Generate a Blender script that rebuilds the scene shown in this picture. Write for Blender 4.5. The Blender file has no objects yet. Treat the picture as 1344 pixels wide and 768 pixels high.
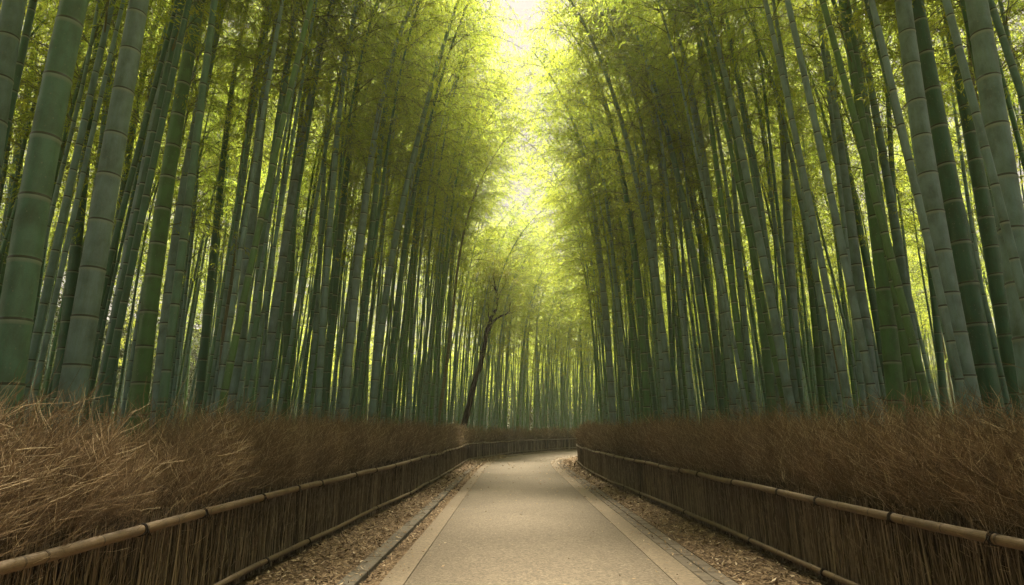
import bpy, math, random
import numpy as np

rng = np.random.default_rng(7)
random.seed(7)
SC = bpy.context.scene
COL = SC.collection

# ------------------------------------------------------------------ camera numbers (photo is 1344 x 768)
FPX = 740.0
PITCH = math.atan(180 / 740)
EYE = 1.5


def ray(u, v):
    a = (u - 672) / FPX
    b = (384 - v) / FPX
    return a, math.cos(PITCH) - b * math.sin(PITCH), math.sin(PITCH) + b * math.cos(PITCH)


def at_depth(u, v, Y):
    a, dy, dz = ray(u, v)
    t = Y / dy
    return np.array([a * t, Y, EYE + dz * t])


def project(p):
    x, y, z = p[..., 0], p[..., 1], p[..., 2] - EYE
    d = y * math.cos(PITCH) + z * math.sin(PITCH)
    up = -y * math.sin(PITCH) + z * math.cos(PITCH)
    d = np.maximum(d, 0.05)
    return 672 + FPX * x / d, 384 - FPX * up / d


# ------------------------------------------------------------------ mesh helpers
def mesh_np(name, verts, quads, attrs=None, mat_idx=None, mats=(), smooth=True, loose=None):
    verts = np.asarray(verts, dtype=np.float32).reshape(-1, 3)
    quads = np.asarray(quads, dtype=np.int32)
    n = quads.shape[1]
    me = bpy.data.meshes.new(name)
    me.vertices.add(len(verts))
    me.vertices.foreach_set('co', verts.ravel())
    me.loops.add(quads.size)
    me.loops.foreach_set('vertex_index', quads.ravel())
    me.polygons.add(len(quads))
    me.polygons.foreach_set('loop_start', np.arange(0, quads.size, n, dtype=np.int32))
    if mat_idx is not None:
        me.polygons.foreach_set('material_index', np.asarray(mat_idx, dtype=np.int32))
    me.polygons.foreach_set('use_smooth', np.full(len(quads), smooth))
    for m in mats:
        me.materials.append(m)
    for k, a in (attrs or {}).items():
        a = np.asarray(a, dtype=np.float32)
        if a.ndim == 2:
            at = me.attributes.new(k, 'FLOAT_VECTOR', 'POINT')
            at.data.foreach_set('vector', a.ravel())
        else:
            at = me.attributes.new(k, 'FLOAT', 'POINT')
            at.data.foreach_set('value', a)
    me.update(calc_edges=True)
    me.validate()
    return me


def link(name, me, parent=None):
    o = bpy.data.objects.new(name, me)
    COL.objects.link(o)
    if parent is not None:
        o.parent = parent
    return o


def tag(o, label=None, cat=None, group=None, kind=None):
    if label: o['label'] = label
    if cat: o['category'] = cat
    if group: o['group'] = group
    if kind: o['kind'] = kind
    return o


def empty(name, loc):
    o = bpy.data.objects.new(name, None)
    o.location = loc
    o.empty_display_size = 0.2
    COL.objects.link(o)
    return o


def norm(a):
    return a / np.maximum(np.linalg.norm(a, axis=-1, keepdims=True), 1e-9)


def tubes(pts, rad, sides=3, caps=False):
    """pts (N,K,3), rad (N,K) -> verts, quads, (index of path, index along) per vertex"""
    pts = np.asarray(pts, dtype=np.float64)
    N, K, _ = pts.shape
    T = np.gradient(pts, axis=1)
    T = norm(T)
    ref = np.zeros_like(T)
    ref[..., 1] = 1.0
    steep = np.abs(T[..., 1]) > 0.9
    flip = steep.mean(axis=1) > 0.3
    ref[flip] = (1.0, 0, 0)
    A = norm(np.cross(T, ref))
    B = np.cross(T, A)
    ang = np.arange(sides) * 2 * np.pi / sides
    ring = A[:, :, None, :] * np.cos(ang)[None, None, :, None] + B[:, :, None, :] * np.sin(ang)[None, None, :, None]
    V = pts[:, :, None, :] + ring * np.asarray(rad)[:, :, None, None]
    idx = np.arange(N * K * sides).reshape(N, K, sides)
    a = idx[:, :-1, :]
    b = np.roll(idx, -1, axis=2)[:, :-1, :]
    c = np.roll(idx, -1, axis=2)[:, 1:, :]
    d = idx[:, 1:, :]
    Q = np.stack([a, d, c, b], axis=-1).reshape(-1, 4)
    if caps and sides == 4:
        Q = np.concatenate([Q, idx[:, 0, :], idx[:, -1, ::-1]])
    pi = np.repeat(np.arange(N), K * sides)
    ki = np.tile(np.repeat(np.arange(K), sides), N)
    return V.reshape(-1, 3), Q, pi, ki


class Bag:
    """collects quads from several sources into one mesh"""
    def __init__(self):
        self.v, self.q, self.m, self.at, self.n = [], [], [], {}, 0

    def add(self, v, q, mat=0, **at):
        v = np.asarray(v).reshape(-1, 3)
        self.v.append(v)
        self.q.append(np.asarray(q) + self.n)
        self.m.append(np.full(len(q), mat))
        for k, a in at.items():
            self.at.setdefault(k, []).append(np.broadcast_to(np.asarray(a, dtype=np.float64), (len(v),)))
        self.n += len(v)

    def mesh(self, name, mats, smooth=True):
        at = {k: np.concatenate(a) for k, a in self.at.items()}
        return mesh_np(name, np.concatenate(self.v), np.concatenate(self.q), at, np.concatenate(self.m), mats, smooth)


# ------------------------------------------------------------------ materials
def new_mat(name):
    m = bpy.data.materials.new(name)
    m.use_nodes = True
    nt = m.node_tree
    nt.nodes.clear()
    out = nt.nodes.new('ShaderNodeOutputMaterial')
    return m, nt, out


class NB:
    def __init__(self, nt):
        self.nt = nt

    def n(self, t, **kw):
        x = self.nt.nodes.new(t)
        for k, v in kw.items():
            setattr(x, k, v)
        return x

    def set(self, sock, v):
        if hasattr(v, 'links') or isinstance(v, bpy.types.NodeSocket):
            self.nt.links.new(v, sock)
        else:
            if sock.type == 'RGBA' and len(v) == 3:
                v = (*v, 1)
            sock.default_value = v

    def attr(self, name, out='Fac'):
        return self.n('ShaderNodeAttribute', attribute_name=name).outputs[out]

    def math(self, op, a, b=None, c=None, clamp=False):
        x = self.n('ShaderNodeMath', operation=op, use_clamp=clamp)
        for i, q in enumerate((a, b, c)):
            if q is not None:
                self.set(x.inputs[i], q)
        return x.outputs[0]

    def mix(self, f, a, b, mode='MIX'):
        x = self.n('ShaderNodeMix', data_type='RGBA', blend_type=mode)
        x.clamp_factor = True
        self.set(x.inputs[0], f)
        self.set(x.inputs[6], a)
        self.set(x.inputs[7], b)
        return x.outputs[2]

    def ramp(self, f, stops):
        x = self.n('ShaderNodeValToRGB')
        e = x.color_ramp.elements
        while len(e) < len(stops):
            e.new(0.5)
        for i, (p, c) in enumerate(stops):
            e[i].position = p
            e[i].color = (*c, 1)
        self.set(x.inputs[0], f)
        return x.outputs[0]

    def map(self, v, a, b, c, d):
        x = self.n('ShaderNodeMapRange')
        for i, q in enumerate((v, a, b, c, d)):
            self.set(x.inputs[i], q)
        return x.outputs[0]

    def coord(self, scale=(1, 1, 1), kind='Object'):
        t = self.n('ShaderNodeTexCoord')
        m = self.n('ShaderNodeMapping')
        m.inputs['Scale'].default_value = scale
        self.nt.links.new(t.outputs[kind], m.inputs[0])
        return m.outputs[0]

    def noise(self, vec, scale, detail=4, rough=0.55):
        x = self.n('ShaderNodeTexNoise')
        self.nt.links.new(vec, x.inputs['Vector'])
        x.inputs['Scale'].default_value = scale
        x.inputs['Detail'].default_value = detail
        x.inputs['Roughness'].default_value = rough
        return x.outputs[0]

    def vor(self, vec, scale, out='Distance', feature='F1'):
        x = self.n('ShaderNodeTexVoronoi', feature=feature)
        self.nt.links.new(vec, x.inputs['Vector'])
        x.inputs['Scale'].default_value = scale
        return x.outputs[out]

    def bump(self, h, strength=0.3, dist=0.01):
        x = self.n('ShaderNodeBump')
        x.inputs['Strength'].default_value = strength
        x.inputs['Distance'].default_value = dist
        self.nt.links.new(h, x.inputs['Height'])
        return x.outputs[0]

    def bsdf(self, color, rough=0.8, spec=0.3, normal=None, **kw):
        x = self.n('ShaderNodeBsdfPrincipled')
        self.set(x.inputs['Base Color'], color)
        self.set(x.inputs['Roughness'], rough)
        x.inputs['Specular IOR Level'].default_value = spec
        if normal is not None:
            self.nt.links.new(normal, x.inputs['Normal'])
        for k, v in kw.items():
            self.set(x.inputs[k], v)
        return x.outputs[0]


def culm_material():
    m, nt, out = new_mat('bamboo_culm')
    b = NB(nt)
    rnd = b.attr('rnd')
    fr = b.attr('fr')                       # position inside the internode 0..1
    # tones: 0-.33 glaucous grey-blue, .33-.66 leaf green, .66-.93 dark green, above: straw
    base = b.ramp(rnd, [(0.0, (0.225, 0.330, 0.375)), (0.30, (0.150, 0.270, 0.275)), (0.40, (0.070, 0.205, 0.070)),
                        (0.62, (0.100, 0.220, 0.070)), (0.70, (0.045, 0.145, 0.100)), (0.92, (0.068, 0.170, 0.120)),
                        (0.95, (0.165, 0.135, 0.075)), (1.0, (0.185, 0.145, 0.080))])
    co = b.coord((1, 1, 0.06))
    st = b.noise(co, 55, 3, 0.6)
    blot = b.noise(b.coord((1, 1, 0.5)), 7, 4, 0.6)
    fine = b.noise(b.coord((1, 1, 1)), 140, 2, 0.6)
    c = b.mix(b.map(st, 0.3, 0.7, 0.0, 0.6), base, b.mix(0.5, base, (0.15, 0.21, 0.12)))
    c = b.mix(b.map(blot, 0.42, 0.72, 0.0, 0.75), c, b.mix(0.75, c, (0.06, 0.075, 0.045)))
    c = b.mix(b.map(fine, 0.35, 0.65, 0.0, 0.35), c, b.mix(1.0, c, (0.6, 0.6, 0.6), 'MULTIPLY'))
    sp = b.vor(b.coord((1, 1, 0.7)), 26)
    c = b.mix(b.math('MULTIPLY', b.map(sp, 0.10, 0.20, 0.55, 0.0), b.map(blot, 0.40, 0.55, 0.0, 1.0)), c, (0.24, 0.27, 0.21))
    # white bloom just under each node, greener just above
    bloom = b.map(fr, 0.92, 0.985, 0.0, 0.75)
    c = b.mix(b.math('MULTIPLY', bloom, b.map(blot, 0.3, 0.6, 0.5, 1.0)), c, (0.34, 0.38, 0.31))
    c = b.mix(b.map(fr, 0.10, 0.30, 0.30, 0.0), c, (0.07, 0.11, 0.05))
    scar = b.math('LESS_THAN', fr, 0.040)
    c = b.mix(b.math('MULTIPLY', scar, 0.88), c, (0.030, 0.024, 0.016))
    bump = b.bump(b.math('ADD', b.math('MULTIPLY', st, 0.6), fine), 0.12, 0.004)
    r = b.map(blot, 0.3, 0.7, 0.38, 0.6)
    nt.links.new(b.bsdf(c, r, 0.45, bump), out.inputs[0])
    return m


def leaf_material(name, dif, tra, k=0.5):
    m, nt, out = new_mat(name)
    b = NB(nt)
    lr = b.attr('lr')
    oi = b.n('ShaderNodeObjectInfo').outputs['Random']
    mixv = b.math('ADD', b.math('MULTIPLY', lr, 0.65), b.math('MULTIPLY', oi, 0.35))
    d = b.ramp(mixv, [(0.1, tuple(x * y for x, y in zip(dif, (0.70, 0.85, 0.8)))), (0.55, dif), (0.95, tuple(x * y for x, y in zip(dif, (1.7, 1.30, 0.9))))])
    t = b.ramp(mixv, [(0.1, tuple(x * y for x, y in zip(tra, (0.70, 0.85, 0.8)))), (0.55, tra), (0.95, tuple(x * y for x, y in zip(tra, (1.35, 1.12, 0.9))))])
    D = b.bsdf(d, 0.5, 0.35)
    Tn = b.n('ShaderNodeBsdfTranslucent')
    b.set(Tn.inputs[0], t)
    mx = b.n('ShaderNodeMixShader')
    mx.inputs[0].default_value = k
    nt.links.new(D, mx.inputs[1])
    nt.links.new(Tn.outputs[0], mx.inputs[2])
    nt.links.new(mx.outputs[0], out.inputs[0])
    return m


def twig_material(name, stops, rough=0.85):
    m, nt, out = new_mat(name)
    b = NB(nt)
    c = b.ramp(b.attr('rnd'), stops)
    nz = b.noise(b.coord(), 9, 3, 0.6)
    c = b.mix(b.map(nz, 0.35, 0.7, 0.0, 0.5), c, b.mix(1.0, c, (0.5, 0.48, 0.45), 'MULTIPLY'))
    nt.links.new(b.bsdf(c, rough, 0.15), out.inputs[0])
    return m


def path_material(name, c1, c2, c3, grain=1.0):
    m, nt, out = new_mat(name)
    b = NB(nt)
    co = b.coord()
    g1 = b.vor(co, 48 * grain, 'Color')
    sep = b.n('ShaderNodeSeparateColor')
    nt.links.new(g1, sep.inputs[0])
    g2 = b.noise(co, 30 * grain, 4, 0.75)
    g3 = b.noise(co, 210 * grain, 2, 0.6)
    c = b.mix(sep.outputs[0], c1, c2)
    c = b.mix(b.map(g2, 0.42, 0.66, 0.0, 0.75), c, c3)
    c = b.mix(b.map(g3, 0.4, 0.7, 0.0, 0.5), c, b.mix(1.0, c, (0.45, 0.43, 0.4), 'MULTIPLY'))
    big = b.noise(co, 0.55, 5, 0.6)
    c = b.mix(b.map(big, 0.35, 0.7, 0.0, 0.6), c, b.mix(1.0, c, (0.72, 0.70, 0.66), 'MULTIPLY'))
    mid = b.noise(co, 4.0, 4, 0.6)
    c = b.mix(b.map(mid, 0.4, 0.75, 0.0, 0.3), c, b.mix(1.0, c, (0.75, 0.72, 0.68), 'MULTIPLY'))
    h = b.math('ADD', b.vor(co, 48 * grain), b.math('MULTIPLY', g2, 0.6))
    nt.links.new(b.bsdf(c, 0.85, 0.25, b.bump(h, 0.35, 0.006)), out.inputs[0])
    return m


def soil_material(name, dark, mid, light):
    m, nt, out = new_mat(name)
    b = NB(nt)
    co = b.coord()
    v = b.n('ShaderNodeTexVoronoi')
    nt.links.new(b.coord((1, 1.0, 1)), v.inputs['Vector'])
    v.inputs['Scale'].default_value = 38
    sep = b.n('ShaderNodeSeparateColor')
    nt.links.new(v.outputs['Color'], sep.inputs[0])
    c = b.ramp(sep.outputs[0], [(0.0, dark), (0.5, mid), (1.0, light)])
    n = b.noise(co, 3.0, 5, 0.65)
    c = b.mix(b.map(n, 0.4, 0.65, 0.0, 0.7), c, dark)
    f = b.noise(co, 120, 2, 0.6)
    c = b.mix(b.map(f, 0.4, 0.65, 0.0, 0.5), c, b.mix(1.0, c, (0.4, 0.4, 0.4), 'MULTIPLY'))
    h = b.math('ADD', v.outputs['Distance'], b.math('MULTIPLY', n, 1.5))
    nt.links.new(b.bsdf(c, 0.95, 0.1, b.bump(h, 0.8, 0.015)), out.inputs[0])
    return m


def stone_material(name, c1, c2):
    m, nt, out = new_mat(name)
    b = NB(nt)
    co = b.coord()
    n = b.noise(co, 6, 6, 0.65)
    f = b.noise(co, 90, 3, 0.6)
    r = b.attr('rnd')
    c = b.mix(b.map(n, 0.3, 0.7, 0, 1), c1, c2)
    c = b.mix(b.map(r, 0, 1, 0.0, 0.5), c, b.mix(1.0, c, (0.6, 0.6, 0.58), 'MULTIPLY'))
    c = b.mix(b.map(f, 0.4, 0.7, 0.0, 0.6), c, b.mix(1.0, c, (0.45, 0.45, 0.42), 'MULTIPLY'))
    nt.links.new(b.bsdf(c, 0.9, 0.2, b.bump(b.math('ADD', n, f), 0.5, 0.008)), out.inputs[0])
    return m


def pole_material():
    m, nt, out = new_mat('dry_bamboo_pole')
    b = NB(nt)
    s = b.attr('s')
    fr = b.attr('fr')
    r = b.attr('rnd')
    cx = b.n('ShaderNodeCombineXYZ')
    nt.links.new(b.math('MULTIPLY', s, 1.2), cx.inputs[0])
    nt.links.new(b.math('MULTIPLY', b.attr('an'), 14.0), cx.inputs[1])
    st = b.noise(cx.outputs[0], 2.2, 4, 0.65)
    blot = b.noise(b.coord(), 5, 5, 0.65)
    f = b.noise(b.coord(), 70, 3, 0.6)
    c = b.ramp(st, [(0.25, (0.070, 0.049, 0.028)), (0.5, (0.155, 0.108, 0.062)), (0.75, (0.250, 0.183, 0.112))])
    c = b.mix(b.map(r, 0, 1, 0.0, 0.5), c, (0.19, 0.125, 0.068))
    c = b.mix(b.map(blot, 0.45, 0.7, 0.0, 0.75), c, (0.085, 0.062, 0.040))
    c = b.mix(b.map(f, 0.45, 0.7, 0.0, 0.45), c, b.mix(1.0, c, (0.45, 0.42, 0.4), 'MULTIPLY'))
    c = b.mix(b.math('MULTIPLY', b.math('LESS_THAN', fr, 0.035), 0.8), c, (0.045, 0.030, 0.018))
    nt.links.new(b.bsdf(c, 0.6, 0.3, b.bump(b.math('ADD', st, f), 0.3, 0.004)), out.inputs[0])
    return m


def plain_noise(name, c1, c2, scale=8, rough=0.9):
    m, nt, out = new_mat(name)
    b = NB(nt)
    co = b.coord((1, 1, 0.4))
    n = b.noise(co, scale, 5, 0.65)
    c = b.mix(b.map(n, 0.35, 0.65, 0, 1), c1, c2)
    nt.links.new(b.bsdf(c, rough, 0.15, b.bump(n, 0.7, 0.03)), out.inputs[0])
    return m


M_CULM = culm_material()
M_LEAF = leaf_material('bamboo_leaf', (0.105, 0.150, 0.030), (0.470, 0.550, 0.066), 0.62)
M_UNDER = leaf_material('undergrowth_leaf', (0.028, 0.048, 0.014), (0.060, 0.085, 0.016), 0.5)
M_TREELEAF = leaf_material('tree_leaf', (0.10, 0.120, 0.022), (0.32, 0.33, 0.04), 0.55)
M_BRANCH = plain_noise('bamboo_branch', (0.10, 0.12, 0.05), (0.16, 0.15, 0.07), 6)
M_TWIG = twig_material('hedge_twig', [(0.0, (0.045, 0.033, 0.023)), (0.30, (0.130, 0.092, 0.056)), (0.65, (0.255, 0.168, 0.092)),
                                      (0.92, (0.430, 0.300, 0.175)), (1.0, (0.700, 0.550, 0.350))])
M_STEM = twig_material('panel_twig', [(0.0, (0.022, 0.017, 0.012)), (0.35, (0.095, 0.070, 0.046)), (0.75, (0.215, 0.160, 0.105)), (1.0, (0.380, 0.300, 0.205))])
M_GREENBLADE = twig_material('green_blade', [(0.0, (0.05, 0.09, 0.03)), (1.0, (0.10, 0.14, 0.05))])
M_PATH = path_material('path_aggregate', (0.080, 0.061, 0.038), (0.155, 0.121, 0.079), (0.038, 0.028, 0.017))
M_STRIP = path_material('path_edging', (0.135, 0.102, 0.065), (0.190, 0.147, 0.096), (0.085, 0.063, 0.039), 0.8)
M_SOIL = soil_material('leaf_soil', (0.055, 0.036, 0.022), (0.135, 0.088, 0.050), (0.240, 0.165, 0.095))
M_GROUND = soil_material('forest_floor', (0.035, 0.025, 0.016), (0.085, 0.058, 0.034), (0.15, 0.105, 0.06))
M_STONE = stone_material('kerb_stone', (0.085, 0.071, 0.052), (0.150, 0.126, 0.093))
M_PAVER = stone_material('paver_stone', (0.085, 0.068, 0.048), (0.150, 0.120, 0.085))
M_POLE = pole_material()
M_CORD = plain_noise('dark_cord', (0.014, 0.011, 0.009), (0.035, 0.026, 0.018), 60)
M_POST = plain_noise('post_wood', (0.060, 0.042, 0.028), (0.120, 0.085, 0.055), 12)
M_BARK = plain_noise('tree_bark', (0.008, 0.007, 0.005), (0.034, 0.026, 0.018), 7)
M_LITTER = twig_material('litter_leaf', [(0.0, (0.11, 0.072, 0.040)), (0.4, (0.205, 0.140, 0.080)), (0.8, (0.350, 0.250, 0.150)), (1.0, (0.520, 0.420, 0.290))])


# ------------------------------------------------------------------ lines on the ground
def smooth_line(pts, step=0.25):
    """Catmull-Rom through pts, resampled evenly"""
    P = np.array(pts, dtype=float)
    P = np.vstack([2 * P[0] - P[1], P, 2 * P[-1] - P[-2]])
    out = []
    for i in range(1, len(P) - 2):
        p0, p1, p2, p3 = P[i - 1:i + 3]
        t = np.linspace(0, 1, 24, endpoint=False)[:, None]
        out.append(0.5 * (2 * p1 + (p2 - p0) * t + (2 * p0 - 5 * p1 + 4 * p2 - p3) * t ** 2 + (3 * p1 - p0 - 3 * p2 + p3) * t ** 3))
    out = np.vstack(out + [P[-2][None]])
    return resample(out, step)


def resample(L, step):
    d = np.r_[0, np.cumsum(np.linalg.norm(np.diff(L, axis=0), axis=1))]
    n = max(2, int(d[-1] / step) + 1)
    s = np.linspace(0, d[-1], n)
    return np.stack([np.interp(s, d, L[:, k]) for k in range(L.shape[1])], axis=1)


def arclen(L):
    return np.r_[0, np.cumsum(np.linalg.norm(np.diff(L, axis=0), axis=1))]


def along(L, s):
    d = arclen(L)
    p = np.stack([np.interp(s, d, L[:, k]) for k in range(2)], axis=-1)
    q = np.stack([np.interp(s + 0.15, d, L[:, k]) for k in range(2)], axis=-1)
    r = np.stack([np.interp(s - 0.15, d, L[:, k]) for k in range(2)], axis=-1)
    return p, norm(q - r)


CENTRE = smooth_line([(0.31, -4), (0.31, 8), (0.31, 18), (0.36, 25), (0.75, 30.2), (2.3, 35.6), (4.9, 41.0), (8.6, 47.2), (14, 55), (24, 66), (40, 80)])
LEFT_NEAR = smooth_line([(-2.70, -3), (-2.68, 3), (-2.66, 7), (-2.42, 11), (-2.22, 16), (-2.15, 22), (-2.12, 28.6)])
LEFT_FAR = smooth_line([(-2.12, 28.6), (0.15, 37.0), (3.0, 43.2), (7.0, 50.0), (12.4, 58), (22.5, 69), (39, 84)])
LEFT = np.vstack([LEFT_NEAR, LEFT_FAR[1:]])
RIGHT = smooth_line([(3.22, -3), (3.20, 3), (3.10, 7), (2.95, 12), (2.72, 17), (2.75, 22), (3.05, 27.5), (4.1, 32), (5.9, 36.2), (8.6, 40.8), (12.0, 45.6), (16.5, 51.5), (26, 62), (42, 76)])


def signed(P, L):
    """signed distance of points to polyline, positive on its left"""
    P = np.asarray(P)
    best = np.full(len(P), 1e9)
    sg = np.zeros(len(P))
    for a, c in zip(L[:-1:2], L[2::2]):
        d = c - a
        t = np.clip(((P - a) @ d) / (d @ d), 0, 1)
        q = P - (a + t[:, None] * d)
        dist = np.linalg.norm(q, axis=1)
        cr = d[0] * q[:, 1] - d[1] * q[:, 0]
        m = dist < best
        best[m] = dist[m]
        sg[m] = np.sign(cr[m])
    return best * sg


def behind(P):
    """distance behind whichever fence a point stands behind (negative: in the corridor)"""
    return np.maximum(signed(P, LEFT), -signed(P, RIGHT))


# ------------------------------------------------------------------ ground, path, kerbs
def slab(name, L, o0, o1, top, bottom, mat, kind='structure', cross=0, nx=1):
    """strip along line L between the offsets o0 < o1 (positive = to the right), with sides"""
    T = norm(np.gradient(L, axis=0))
    R = np.stack([T[:, 1], -T[:, 0]], axis=1)
    offs = np.linspace(o0, o1, nx + 1)
    rows = []
    for o in offs:
        xy = L + R * o
        z = np.full(len(L), top) + cross * (1 - ((o - (o0 + o1) / 2) / ((o1 - o0) / 2)) ** 2)
        rows.append(np.column_stack([xy, z]))
    lo = [np.column_stack([L + R * o0, np.full(len(L), bottom)])]
    hi = [np.column_stack([L + R * o1, np.full(len(L), bottom)])]
    G = np.stack(lo + rows + hi, axis=1)
    n, k, _ = G.shape
    idx = np.arange(n * k).reshape(n, k)
    Q = np.stack([idx[:-1, :-1], idx[:-1, 1:], idx[1:, 1:], idx[1:, :-1]], axis=-1).reshape(-1, 4)
    o = link(name, mesh_np(name, G, Q, mats=(mat,), smooth=False))
    return tag(o, kind=kind)


def plate(name, L, seq, mat, top, kind='structure', gap=0.012, thick=0.10, jit=0.006):
    """row of separate stones along L; seq: list of (o0, o1, length)"""
    bag = Bag()
    tot = arclen(L)[-1]
    for o0, o1, ln in seq:
        s = random.random() * ln
        while s < min(tot - ln, 62):
            l = ln * random.uniform(0.8, 1.2)
            ss = np.array([s + gap, s + l / 2, s + l - gap])
            p, t = along(L, ss)
            r = np.stack([t[:, 1], -t[:, 0]], axis=1)
            z = top + random.uniform(-jit, jit)
            a, c = o0 + random.uniform(0, 0.008), o1 - random.uniform(0, 0.008)
            bev = 0.008
            ring = []
            for (e, zz) in ((0, z - thick), (0, z - bev), (bev, z)):
                A = p + r * (a + e)
                B = p + r * (c - e)
                A[0] += t[0] * e; A[-1] -= t[-1] * e; B[0] += t[0] * e; B[-1] -= t[-1] * e
                loop = np.vstack([A, B[::-1]])
                ring.append(np.column_stack([loop, np.full(6, zz)]))
            V = np.vstack(ring)
            Q = []
            for k in range(2):
                for i in range(6):
                    j = (i + 1) % 6
                    Q.append((k * 6 + j, k * 6 + i, (k + 1) * 6 + i, (k + 1) * 6 + j))
            Q += [(12, 17, 16, 13), (13, 16, 15, 14)]
            bag.add(V, Q, 0, rnd=random.random())
            s += l
    o = link(name, bag.mesh(name, (mat,), smooth=False))
    return tag(o, kind=kind)


def build_ground():
    xs = np.r_[-400, -150, -60, np.linspace(-32, 32, 65), 60, 150, 400]
    ys = np.r_[-120, -40, np.linspace(-8, 90, 90), 140, 260, 600]
    X, Y = np.meshgrid(xs, ys)
    P = np.stack([X, Y], axis=-1).reshape(-1, 2)
    bh = behind(P)
    w = np.clip((bh - 1.2) / 2.5, 0, 1)
    Z = -0.09 + w * (0.10 + 0.18 * np.sin(P[:, 0] * 0.8 + 1) * np.sin(P[:, 1] * 0.6) + 0.15 * w)
    Z += np.clip((np.abs(P[:, 0]) - 14) / 20, 0, 1) * 0.8 * (np.abs(P[:, 0]) < 100)
    n, k = X.shape
    idx = np.arange(n * k).reshape(n, k)
    Q = np.stack([idx[:-1, :-1], idx[:-1, 1:], idx[1:, 1:], idx[1:, :-1]], axis=-1).reshape(-1, 4)
    o = link('ground', mesh_np('ground', np.column_stack([P, Z]), Q, mats=(M_GROUND,)))
    tag(o, kind='structure')


build_ground()
slab('path', CENTRE, -1.385, 1.335, 0.0, -0.10, M_PATH, cross=0.02, nx=8)
slab('path_edging', CENTRE, -1.640, -1.397, -0.003, -0.10, M_STRIP)
slab('path_edging', CENTRE, 1.347, 1.640, -0.003, -0.10, M_STRIP)
slab('litter_strip', CENTRE, -1.830, -1.648, -0.016, -0.10, M_SOIL)
plate('kerb', CENTRE, [(-2.055, -1.868, 0.62)], M_STONE, 0.012, thick=0.11)
slab('verge', CENTRE, -3.35, -2.062, -0.004, -0.10, M_SOIL, nx=2)
plate('paver_row', CENTRE, [(1.650, 1.800, 0.34), (1.808, 1.965, 0.30)], M_PAVER, -0.004, gap=0.005, thick=0.10, jit=0.003)
slab('verge', CENTRE, 1.975, 3.15, -0.012, -0.10, M_SOIL, nx=2)


def litter():
    bag = Bag()

    def scatter(n, o0, o1, smin, smax, z, size=1.0, pw=1.7):
        s = smin + (smax - smin) * rng.random(n) ** pw
        o = o0 + (o1 - o0) * rng.random(n)
        p, t = along(CENTRE, s)
        r = np.stack([t[:, 1], -t[:, 0]], axis=1)
        xy = p + r * o[:, None]
        dist = np.maximum(xy[:, 1], 3)
        ln = (0.045 + 0.05 * rng.random(n)) * size * np.clip(dist / 10, 1.0, 2.4)
        wd = ln * (0.20 + 0.22 * rng.random(n))
        a = rng.random(n) * 2 * np.pi
        up = rng.normal(0, 0.28, n)
        d = np.stack([np.cos(a), np.sin(a), up], axis=1)
        d = norm(d)
        sd = norm(np.cross(d, np.stack([rng.normal(0, .35, n), rng.normal(0, .35, n), np.ones(n)], axis=1)))
        c = np.column_stack([xy, z + 0.006 + 0.016 * rng.random(n) + np.abs(up) * ln * 0.4])
        curl = np.zeros((n, 3)); curl[:, 2] = ln * (0.05 + 0.25 * rng.random(n))
        V = np.stack([c - d * ln[:, None] * 0.5, c + sd * wd[:, None] * 0.5 - curl * 0.4, c + d * ln[:, None] * 0.5, c - sd * wd[:, None] * 0.5 - curl * 0.4], axis=1)
        Q = np.arange(n * 4).reshape(n, 4)
        bag.add(V, Q, 0, rnd=np.repeat(np.clip(rng.normal(0.45, 0.26, n), 0, 1), 4))

    scatter(15000, -2.95, -2.07, 6, 38, -0.004)
    scatter(17000, 1.98, 3.1, 6, 38, -0.012)
    scatter(3200, -1.83, -1.655, 6, 36, -0.016, 0.8)
    scatter(700, -2.06, -1.87, 6, 36, 0.012, 0.8)
    scatter(700, 1.65, 1.97, 6, 36, -0.004, 0.8)
    scatter(420, -1.62, 1.62, 6, 40, 0.004, 0.6, 1.2)
    scatter(220, -1.64, -1.30, 6, 40, 0.002, 0.6, 1.4)
    scatter(220, 1.36, 1.66, 6, 40, 0.002, 0.6, 1.4)
    o = link('leaf_litter', bag.mesh('leaf_litter', (M_LITTER,), smooth=False))
    tag(o, 'dry brown bamboo leaves littering both edges of the path', 'leaf litter', kind='stuff')


litter()


# ------------------------------------------------------------------ brushwood hedges and low bamboo fences
def jitter_noise(s, seed, scale):
    r = np.random.default_rng(seed)
    k = r.normal(0, 1, 400)
    x = s / scale + 50
    i = np.floor(x).astype(int) % 399
    f = x - np.floor(x)
    f = f * f * (3 - 2 * f)
    return k[i] * (1 - f) + k[i + 1] * f


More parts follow.
